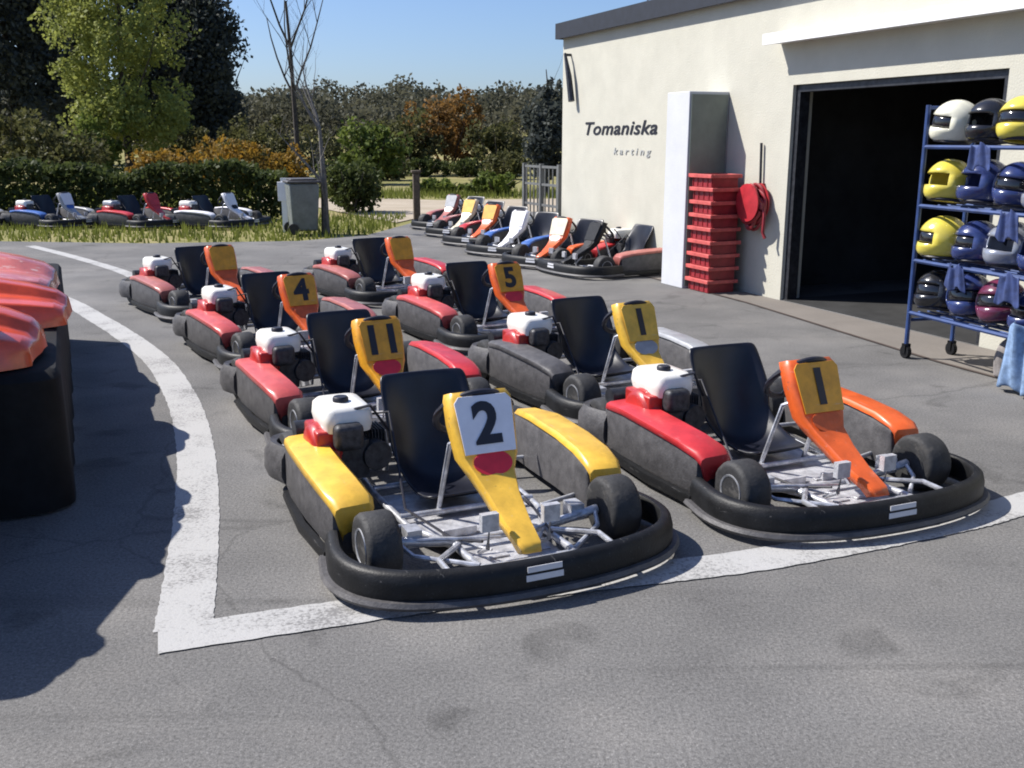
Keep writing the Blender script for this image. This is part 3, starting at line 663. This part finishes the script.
def make_helmet():
    h = empty('helmet', (0,0,0)); rows = []
    # full face shell; local +x is the face. cut the eye port by skipping faces
    nu, nv = 24, 14; vs = []
    for i in range(nv+1):
        t = i/nv; el = -.92+ t*(PI/2+.92)
        for k in range(nu):
            a = 2*PI*k/nu; r = math.cos(el)
            x = .135*r*math.cos(a); y = .118*r*math.sin(a); z = .128*math.sin(el)
            if z < -.03 and x > 0: x *= 1+.28*min(1,(-.03-z)/.06)*max(0,math.cos(a))
            vs.append((x,y,z+.122))
    fs = []
    for i in range(nv):
        for k in range(nu):
            a = 2*PI*(k+.5)/nu; a = a if a < PI else a-2*PI
            if abs(a) < 1.15 and 4 <= i <= 6: continue
            fs.append((i*nu+k, i*nu+(k+1)%nu, (i+1)*nu+(k+1)%nu, (i+1)*nu+k))
    m = MB(); m.add(vs, fs, True); m.build('shell', M['h_white'], h, solid=.008)
    rows = []
    for i in range(4,8):
        el = -.92+(i/nv)*(PI/2+.92); r = math.cos(el)
        rows.append([(.129*r*math.cos(a),.112*r*math.sin(a),.128*math.sin(el)+.122) for a in np.linspace(-1.3,1.3,14)])
    m = MB(); m.grid(rows); m.build('visor', M['visor'], h, solid=.003)
    m = MB(); m.tube([(.1*math.cos(a),.09*math.sin(a),.022) for a in np.linspace(0,2*PI,24,endpoint=False)], .01, 6, closed=True); m.build('neck_trim', M['ink'], h)
    return h
cells = [  # rows from the top shelf down; columns from the far end towards the camera
  ['white','black','yellow','navy','silver'],
  ['yellow','navy','navy','silver','navy'],
  ['yellow','navy','silver','navy','navy'],
  ['black','navy','plum','navy','silver']]
rown = ['top shelf','second shelf down','third shelf down','lowest shelf']
coln = ['at far end of','second from far end of','midway along','second from near end of','at near end of']
words = dict(white='white', black='black', yellow='yellow', navy='navy blue', silver='silver grey', plum='dark plum')
hp = None
for r_ in range(4):
    for c_ in range(5):
        if hp is None: h = hp = make_helmet()
        else: h = copy_tree(hp)
        col = cells[r_][c_]
        pos = rk0 + rx*(.14+.312*c_) + ry*(.12 if c_ == 0 else .16) + Vector((0,0,SH[3-r_]+.016))
        h.location = pos; kk = random.uniform(1.24,1.34); h.scale = (kk,kk,kk); h.rotation_euler = (random.uniform(-.1,.1),random.uniform(-.16,.02),ang+R(-90)+random.uniform(-.6,.5)- (.45 if c_ == 0 else 0))
        for o in walk(h):
            if o.name.split('.')[0] == 'shell': setmat(o, M['h_'+col])
            if o.name.split('.')[0] == 'visor' and random.random() < .4: o.rotation_euler = (0,-R(random.uniform(20,50)),0); o.location = (-.1*math.sin(-o.rotation_euler.y)*1.1,0,.14*(1-math.cos(o.rotation_euler.y))+.004)
        tag(h, f'{words[col]} helmet {coln[c_]} blue rack, {rown[r_]}', 'helmet', 'helmets on the blue rack')

# cloth hung and dropped by the rack
def crumple(nx, ny, wd, ht, dp, seed):
    rr_ = np.random.default_rng(seed); ph = rr_.uniform(0,6,6); rows = []
    for i in range(ny):
        t = i/(ny-1); rows.append([((v-.5)*wd*(.75+.3*t), dp*(.5*math.sin(v*11+ph[0]+t)+.3*math.sin(v*23+ph[1]-2*t)), ht*(1-t)+.02*math.sin(v*9+ph[2])) for v in np.linspace(0,1,nx)])
    m = MB(); m.grid(rows); return m
o = crumple(26,12,.34,.44,.05,3).build('hanging_cloth', M['cloth'], solid=.012, sub=1)
o.location = rk0+rx*1.2+ry*.0+Vector((0,0,-.0))+Vector((-.06,-.02,.03)); o.rotation_euler = (0,0,ang)
M['palecloth'] = M['cloth']; tag(o, 'pale blue cloth hanging from the lowest shelf at the near end of the rack', 'cloth')
M['navycloth'] = mat('navy_cloth', (.03,.05,.15), .9, var=.3, scale=16)
for x_, z_, w__, h_, sd_, mm_, la_ in ((.62,1.6,.22,.16,5,'navycloth','navy cloth draped over the top shelf edge under the black helmet'),(.95,1.17,.2,.19,6,'navycloth','navy cloth draped over the second shelf edge of the helmet rack'),
        (.5,.76,.2,.17,8,'navycloth','navy cloth draped over the third shelf edge of the helmet rack'),(1.02,.76,.24,.2,9,'navycloth','navy cloth over the third shelf edge, nearer the end with pale blue cloth')):
    o = crumple(20,9,w__,h_,.02,sd_).build('draped_cloth', M[mm_], solid=.008, sub=1)
    o.location = rk0+rx*x_+ry*-.03+Vector((0,0,z_-h_+.02)); o.rotation_euler = (0,0,ang); tag(o, la_, 'cloth', 'cloths draped over the rack shelves')
def sack(loc, w_, h, m, lab):
    rows = []
    for t in np.linspace(0,1,12):
        f_ = (1-.85*t**5)*(.82+.2*math.sin(t*2.6)); rows.append([(w_*f_*math.cos(a)*(1+.09*math.sin(3*a+t*5)), w_*.7*f_*math.sin(a)*(1+.1*math.sin(4*a+7*t)), h*t) for a in np.linspace(0,2*PI,28,endpoint=False)])
    mb = MB(); mb.grid(rows, closed=True); o = mb.build('cloth_sack', m, sub=1); o.location = loc; tag(o, lab, 'sack'); return o
sack(rk0+rx*.82+ry*.3, .17, .33, M['clothgrey'], 'grey cloth sack on the ground under the blue helmet rack')

# ------------------------------------------------------------------ vegetation
def quads(P, size, flat=.0, asp=1.6):
    """leaf quads at points P (n,3) with random orientation"""
    n = len(P); a = rng.normal(size=(n,3)); a /= np.linalg.norm(a,axis=1)[:,None]
    b = rng.normal(size=(n,3)); b -= a*(a*b).sum(1)[:,None]; b /= np.linalg.norm(b,axis=1)[:,None]
    s = size*rng.uniform(.6,1.4,size=(n,1)); u = a*s*asp*.5; v = b*s*.5
    V = np.stack([P-u, P-u*.1+v, P+u, P-u*.1-v],1).reshape(-1,3)
    Fc = np.arange(4*n).reshape(-1,4); return V, Fc
def leafmesh(name, P, size, m, parent=None, asp=1.6):
    V, Fc = quads(np.asarray(P), size, asp=asp)
    me = bpy.data.meshes.new(name); me.vertices.add(len(V)); me.vertices.foreach_set('co', V.ravel())
    me.loops.add(Fc.size); me.loops.foreach_set('vertex_index', Fc.ravel())
    me.polygons.add(len(Fc)); me.polygons.foreach_set('loop_start', np.arange(0,Fc.size,4)); me.polygons.foreach_set('loop_total', np.full(len(Fc),4))
    me.materials.append(m); me.update(calc_edges=True)
    o = bpy.data.objects.new(name, me); COL.objects.link(o)
    if parent: o.parent = parent
    return o
def cloud(n, nc, rad, cl, fill=.45, top=1., flatbase=None):
    """points of n leaves in nc clumps inside an ellipsoid of radii rad, centre at origin"""
    C = rng.normal(size=(nc,3)); C /= np.linalg.norm(C,axis=1)[:,None]; C *= (rng.uniform(fill,1,size=(nc,1)))
    C = C*np.array(rad); k = rng.integers(0,nc,n); sc = rng.uniform(.55,1.3,size=nc)
    d = rng.normal(size=(n,3)); d /= np.linalg.norm(d,axis=1)[:,None]; d *= rng.uniform(.2,1,size=(n,1))**.5
    P = C[k]+d*cl*sc[k][:,None]
    if flatbase is not None: P = P[P[:,2] > flatbase]
    return P
def trunk(h, r, parent, m, limbs=6, lean=0., spread=.3, start=.35, name='trunk'):
    b = MB(); p = [(0,0,-.1)]
    for i in range(1,8): p.append((lean*h*(i/7)+random.uniform(-.02,.02)*h*.5, random.uniform(-.02,.02)*h*.5, h*i/7))
    b.tube(p, [r*(1.25 if i == 0 else 1-.85*i/7) for i in range(8)], 9)
    for j in range(limbs):
        t = start+(1-start)*(j+random.random()*.6)/limbs; a = j*2.4+random.random(); q = Vector(p[min(7,int(t*7))])
        L_ = h*spread*(1.15-t*.7); d = Vector((math.cos(a),math.sin(a),.75))
        pts = [q, q+d*L_*.4+Vector((0,0,.02*h)), q+d*L_*.75+Vector((0,0,.08*h)), q+d*L_+Vector((0,0,.17*h))]
        rr = r*.45*(1.1-t)
        b.tube(pts, [rr,rr*.7,rr*.45,rr*.15], 6)
    return b.build(name, m, parent)
def tree(name, loc, h, r, lab, cat, leaf, crown, bark='bark', group=None, **k):
    t = empty(name, loc); trunk(h*.85, r, t, M[bark], **k)
    for (c, rad, n, nc, cl, sz) in crown:
        P = cloud(n, nc, rad, cl)+np.array(c); leafmesh('crown', P, sz, M[leaf], t)
    return tag(t, lab, cat, group)
def at(x, Y, z=0.): # ground point under picture column x at distance Y
    t = Y*math.cos(TH)+(H-z)*math.sin(TH); return ((x-512)/F*t, Y, z)
BT = 'background trees'
tree('willow_tree', at(132,48), 12, .2, 'pale green spring willow with a dark trunk standing in front of dark conifers', 'tree', 'lf_willow',
     [((0,0,6.9),(3.3,2.6,5.6),17000,230,.62,.12),((.3,0,2.6),(3.0,2.2,1.4),5000,70,.5,.12)], spread=.32, start=.2, limbs=9)
for (x, Y, h, rad, lab) in ((20,62,15,4.2,'dark conifer at the far left edge behind the olive shrubs'),(72,70,17,3.6,'dark conifer between the left edge and the pale willow'),(168,72,16,4.2,'tall dark evergreen just right of the pale willow, tip out of view'),(212,70,12.5,3.0,'dark rounded evergreen against the blue sky right of the willow')):
    tree('evergreen_tree', at(x,Y), h, .3, lab, 'tree', 'lf_dark', [((0,0,h*.5),(rad*.75,rad*.75,h*.47),20000,170,1.15,.2)], group='dark evergreens behind the willow', limbs=6)
def bush(x, Y, w_, h, lab, leaf, n=2600, nc=40, sz=.13, name='shrub', group='shrubs behind the yard'):
    o = empty(name, at(x,Y)); P = cloud(n, nc, (w_*.42,w_*.36,h*.5), min(.45,h*.28), .3)+np.array((0,0,h*.5)); P = P[P[:,2] > .02]
    leafmesh('foliage', P, sz, M[leaf], o)
    b = MB()
    for j in range(7):
        a = j*.9; b.tube([(random.uniform(-.1,.1),random.uniform(-.1,.1),-.05),(w_*.18*math.cos(a),w_*.18*math.sin(a),h*.4),(w_*.33*math.cos(a),w_*.33*math.sin(a),h*.78)], [.04,.025,.008], 5)
    b.build('stem', M['bark'], o); return tag(o, lab, 'shrub', group)
bush(8,44,5.5,3.4,'olive shrub at the far left edge above the hedge','lf_olive',4200,60)
bush(62,40,4.2,2.3,'low brownish olive shrub below the dark conifers','lf_olive',3200,46)
bush(100,46,3.6,2.7,'olive shrub just left of the willow trunk','lf_green',2600,40)
bush(178,52,4.6,2.5,'greenish shrub right of the willow trunk','lf_olive',3000,46)
bush(155,38,2.4,1.25,'yellow flowering gorse nearest the willow trunk','lf_gorse',1800,30,.1,'gorse_bush','yellow flowering gorse along the bank')
bush(200,37,2.8,1.5,'rusty yellow gorse second from the willow','lf_gorse',2200,34,.1,'gorse_bush','yellow flowering gorse along the bank')
bush(245,36,2.9,1.6,'bright yellow gorse above the white and black kart','lf_gorse',2400,36,.1,'gorse_bush','yellow flowering gorse along the bank')
bush(288,37,2.2,1.3,'yellow gorse nearest the bare trunk and grey bin','lf_gorse',1800,30,.1,'gorse_bush','yellow flowering gorse along the bank')
bush(265,52,6,2.8,'olive green shrub behind the yellow gorse','lf_olive',3600,50)
bush(372,40,3.3,2.3,'fresh green shrub left of the rusty shrub','lf_green',2800,44)
bush(405,50,4.,3.,'olive shrub between the fresh green and the rusty shrub','lf_olive',2800,44)
bush(448,52,5.6,4.1,'large rusty orange shrub in the middle distance','lf_rust',4800,60)
bush(500,50,3.8,2.6,'olive brown shrub right of the large rusty one','lf_olive',2600,40)
for x_, Y_, w__, h_, lf, la in ((385,44,3.2,1.2,'lf_olive','low olive scrub left of the rusty shrub on the field edge'),(425,48,3.,.8,'lf_hedge','low dark scrub under the left side of the rusty shrub'),(468,48,3.2,.8,'lf_hedge','low dark scrub under the right side of the rusty shrub'),(508,45,3.,1.1,'lf_olive','low olive scrub between the rusty shrub and the narrow evergreen'),(440,33,2.6,.4,'lf_green','low yellow green scrub on the field beyond the sandy path'),(495,32,2.8,.6,'lf_green','low green scrub on the field near the steel gate'),(330,46,4.,1.8,'lf_olive','olive scrub seen behind the two bare trees')):
    bush(x_,Y_,w__,h_,la,lf,2200,34,.1)
bush(352,24,1.75,1.2,'dark green rounded shrub beside the bare trunk','lf_hedge',3200,44,.07)
tree('cypress_tree', at(546,32), 4.4, .09, 'dark narrow evergreen beside the corner of the building', 'tree', 'lf_dark', [((0,0,1.9),(.62,.6,1.7),4600,60,.35,.11)], limbs=3)
# clipped hedge
def hedge():
    n = 26000; x = rng.uniform(-19.5,-4.9,n); 
    top = 1.02+.1*np.sin(x*1.7)+.07*np.sin(x*4.1+1)
    y = rng.uniform(-.42,.42,n); z = rng.uniform(.02,1,n)**.75*top
    face = rng.integers(0,3,n); y = np.where(face == 0, -.42+rng.normal(size=n)*.05, y); z = np.where(face == 1, top+rng.normal(size=n)*.05, z)
    return np.stack([x,22.0+y+.12*np.sin(x*.9),z],1)
hg = empty('hedge', (0,0,0)); leafmesh('foliage', hedge(), .075, M['lf_hedge'], hg)
b = MB()
for i in range(46): x = -19.3+.32*i; b.tube([(x,22,-.02),(x+random.uniform(-.1,.1),22+random.uniform(-.15,.15),.85)], [.03,.008], 5)
b.build('stem', M['bark'], hg); tag(hg, 'long low dark green hedge behind the karts on the grass', 'hedge')
# bare trees
def bare(name, loc, h, r, lab, bark, twigs, seed):
    random.seed(seed); t = empty(name, loc); b = MB(); tip = []
    def grow(p, d, L_, r_, lv):
        pts = [p]; q = p
        for i in range(4):
            j_ = .14 if lv else .04; d = (d+Vector((random.uniform(-j_,j_),random.uniform(-j_,j_),.06))).normalized(); q = q+d*L_/4; pts.append(q)
        b.tube(pts, [r_*(1-.16*i) for i in range(5)], 7 if lv < 2 else 4)
        if lv < 4:
            for _ in range(twigs if lv else twigs+2):
                k = random.randint(1,4); a = random.uniform(0,2*PI); s = random.uniform(.45,.8)
                nd = (d*.8+Vector((math.cos(a)*s,math.sin(a)*s,random.uniform(.1,.5)))).normalized()
                grow(pts[k], nd, L_*random.uniform(.45,.62), r_*.36, lv+1)
    grow(Vector((0,0,-.1)), Vector((0,0,1)), h*.62, r, 0)
    b.build('trunk', M[bark], t); return tag(t, lab, 'tree', 'bare trees behind the yard')
bare('bare_tree', at(300,40), 11, .13, 'tall bare dark trunked tree rising out of the top of the picture', 'bark', 3, 3)
bare('bare_tree', at(326,18.6), 3.1, .085, 'small grey bare tree standing beside the grey bin', 'barkgrey', 3, 12)
random.seed(5)
# far wood: one mass on a rise
hl = MB(); rows = []
for j, Y in enumerate((85,110,140,190)):
    rows.append([(x, Y, (0,2.2,4.2,5.)[j]*(1+.12*math.sin(x*.05+j))) for x in np.linspace(-220,220,60)])
hl.grid(rows); structure('far_hill', hl, M['turf'])
n = 170000; xx = rng.uniform(-110,75,n); row_ = rng.integers(0,4,n)
yy = np.array([98,112,126,142])[row_]+rng.normal(size=n)*2.2
ht = 4.0+.9*np.sin(xx*.21+row_*2)+.6*np.sin(xx*.53+row_)+.35*np.sin(xx*1.3+row_*3)+rng.normal(size=n)*.35
zz = np.array([.9,1.9,2.9,4.0])[row_]+ht*rng.uniform(0,1,n)**.7
fw = leafmesh('distant_wood', np.stack([xx,yy,zz],1), .3, M['lf_wood'])
tag(fw, 'dark bare woodland along the far skyline', 'woodland', kind='stuff')
# grass tufts along the verge
n = 30000; gx = rng.uniform(-20,4,n); gy = rng.uniform(16.8,34,n)
def edge_y(x): return np.interp(x, [e[0] for e in edge[:7]], [e[1] for e in edge[:7]])
keep = np.where(gx < -2.3, gy > edge_y(gx)+.05, gy > 30) & ~((gx > -7) & (gy > 23) & (gy < 29.5))
gx, gy = gx[keep], gy[keep]
V = []; 
for x, y in zip(gx, gy):
    a = random.uniform(0,PI); hh = random.uniform(.05,.17)*(1 if y < 24 else 1.5); dx, dy = .02*math.cos(a), .02*math.sin(a); lx, ly = random.uniform(-.05,.05), random.uniform(-.05,.05)
    V += [(x-dx,y-dy,-.03),(x+dx,y+dy,-.03),(x+lx,y+ly,hh)]
me = bpy.data.meshes.new('grass'); me.from_pydata(V, [], [(3*i,3*i+1,3*i+2) for i in range(len(gx))]); me.materials.append(M['grass'])
go = bpy.data.objects.new('grass', me); COL.objects.link(go); tag(go, 'short spring grass on the verge and bank', 'grass', kind='stuff')

# ------------------------------------------------------------------ small yard furniture
bn = empty('wheeled_bin', at(304,18.4), R(20))
b = MB(); b.grid([[(sx*(.22+.05*t),sy*(.25+.05*t),.06+.84*t) for sx,sy in ((-1,-1),(1,-1),(1,1),(-1,1))] for t in (0,.5,1)], smooth=False, closed=True); b.build('bin_body', M['bin'], bn, bevel=.03)
b = MB(); b.box(-.3,.3,-.33,.33,.905,.95); b.box(-.24,.24,-.27,.27,.95,.985); b.build('lid', M['black_worn'], bn, bevel=.02)
for s in (-1,1):
    b = MB(); b.lathe([(.02,-.025),(.1,-.025),(.1,.025),(.02,.025)], (-.22,.27*s,.1), 'y', 18); b.build('wheel', M['tyre'], bn)
tag(bn, 'grey wheeled bin with dark lid beside the small bare tree', 'bin')
mp = empty('marker_post', at(286,18.9), R(-10)); b = MB(); b.box(-.05,.05,-.02,.02,-.05,.95); b.box(-.055,.055,-.024,.024,.95,.97); b.build('post', M['white'], mp); b = MB(); b.box(-.11,.11,-.035,-.021,.55,.9); b.build('panel', M['plate'], mp, bevel=.004)
tag(mp, 'short white marker post with a pale panel left of the grey bin', 'post')
wp = empty('timber_post', at(417,21.6), R(12)); b = MB(); b.box(-.07,.07,-.07,.07,-.1,.98); b.build('post', M['wood'], wp, bevel=.01); b = MB(); b.box(-.1,.1,-.1,.1,.98,1.03); b.build('cap', M['wood'], wp, bevel=.01)
tag(wp, 'dark timber post at the edge of the sandy path', 'post')
gp = empty('metal_gate', at(541,17.8), R(-68)); b = MB()
for x in (-.75,0,.75): b.box(x-.035,x+.035,-.035,.035,0,1.25)
b.build('post', M['galv'], gp); b = MB()
for z in (.2,.55,.9,1.2): b.box(-.75,.75,-.018,.018,z-.02,z+.02)
for x in np.linspace(-.65,.65,9): b.box(x-.01,x+.01,-.01,.01,.2,1.2)
b.build('rail', M['galv'], gp); tag(gp, 'short galvanised steel gate by the far corner of the building', 'gate')
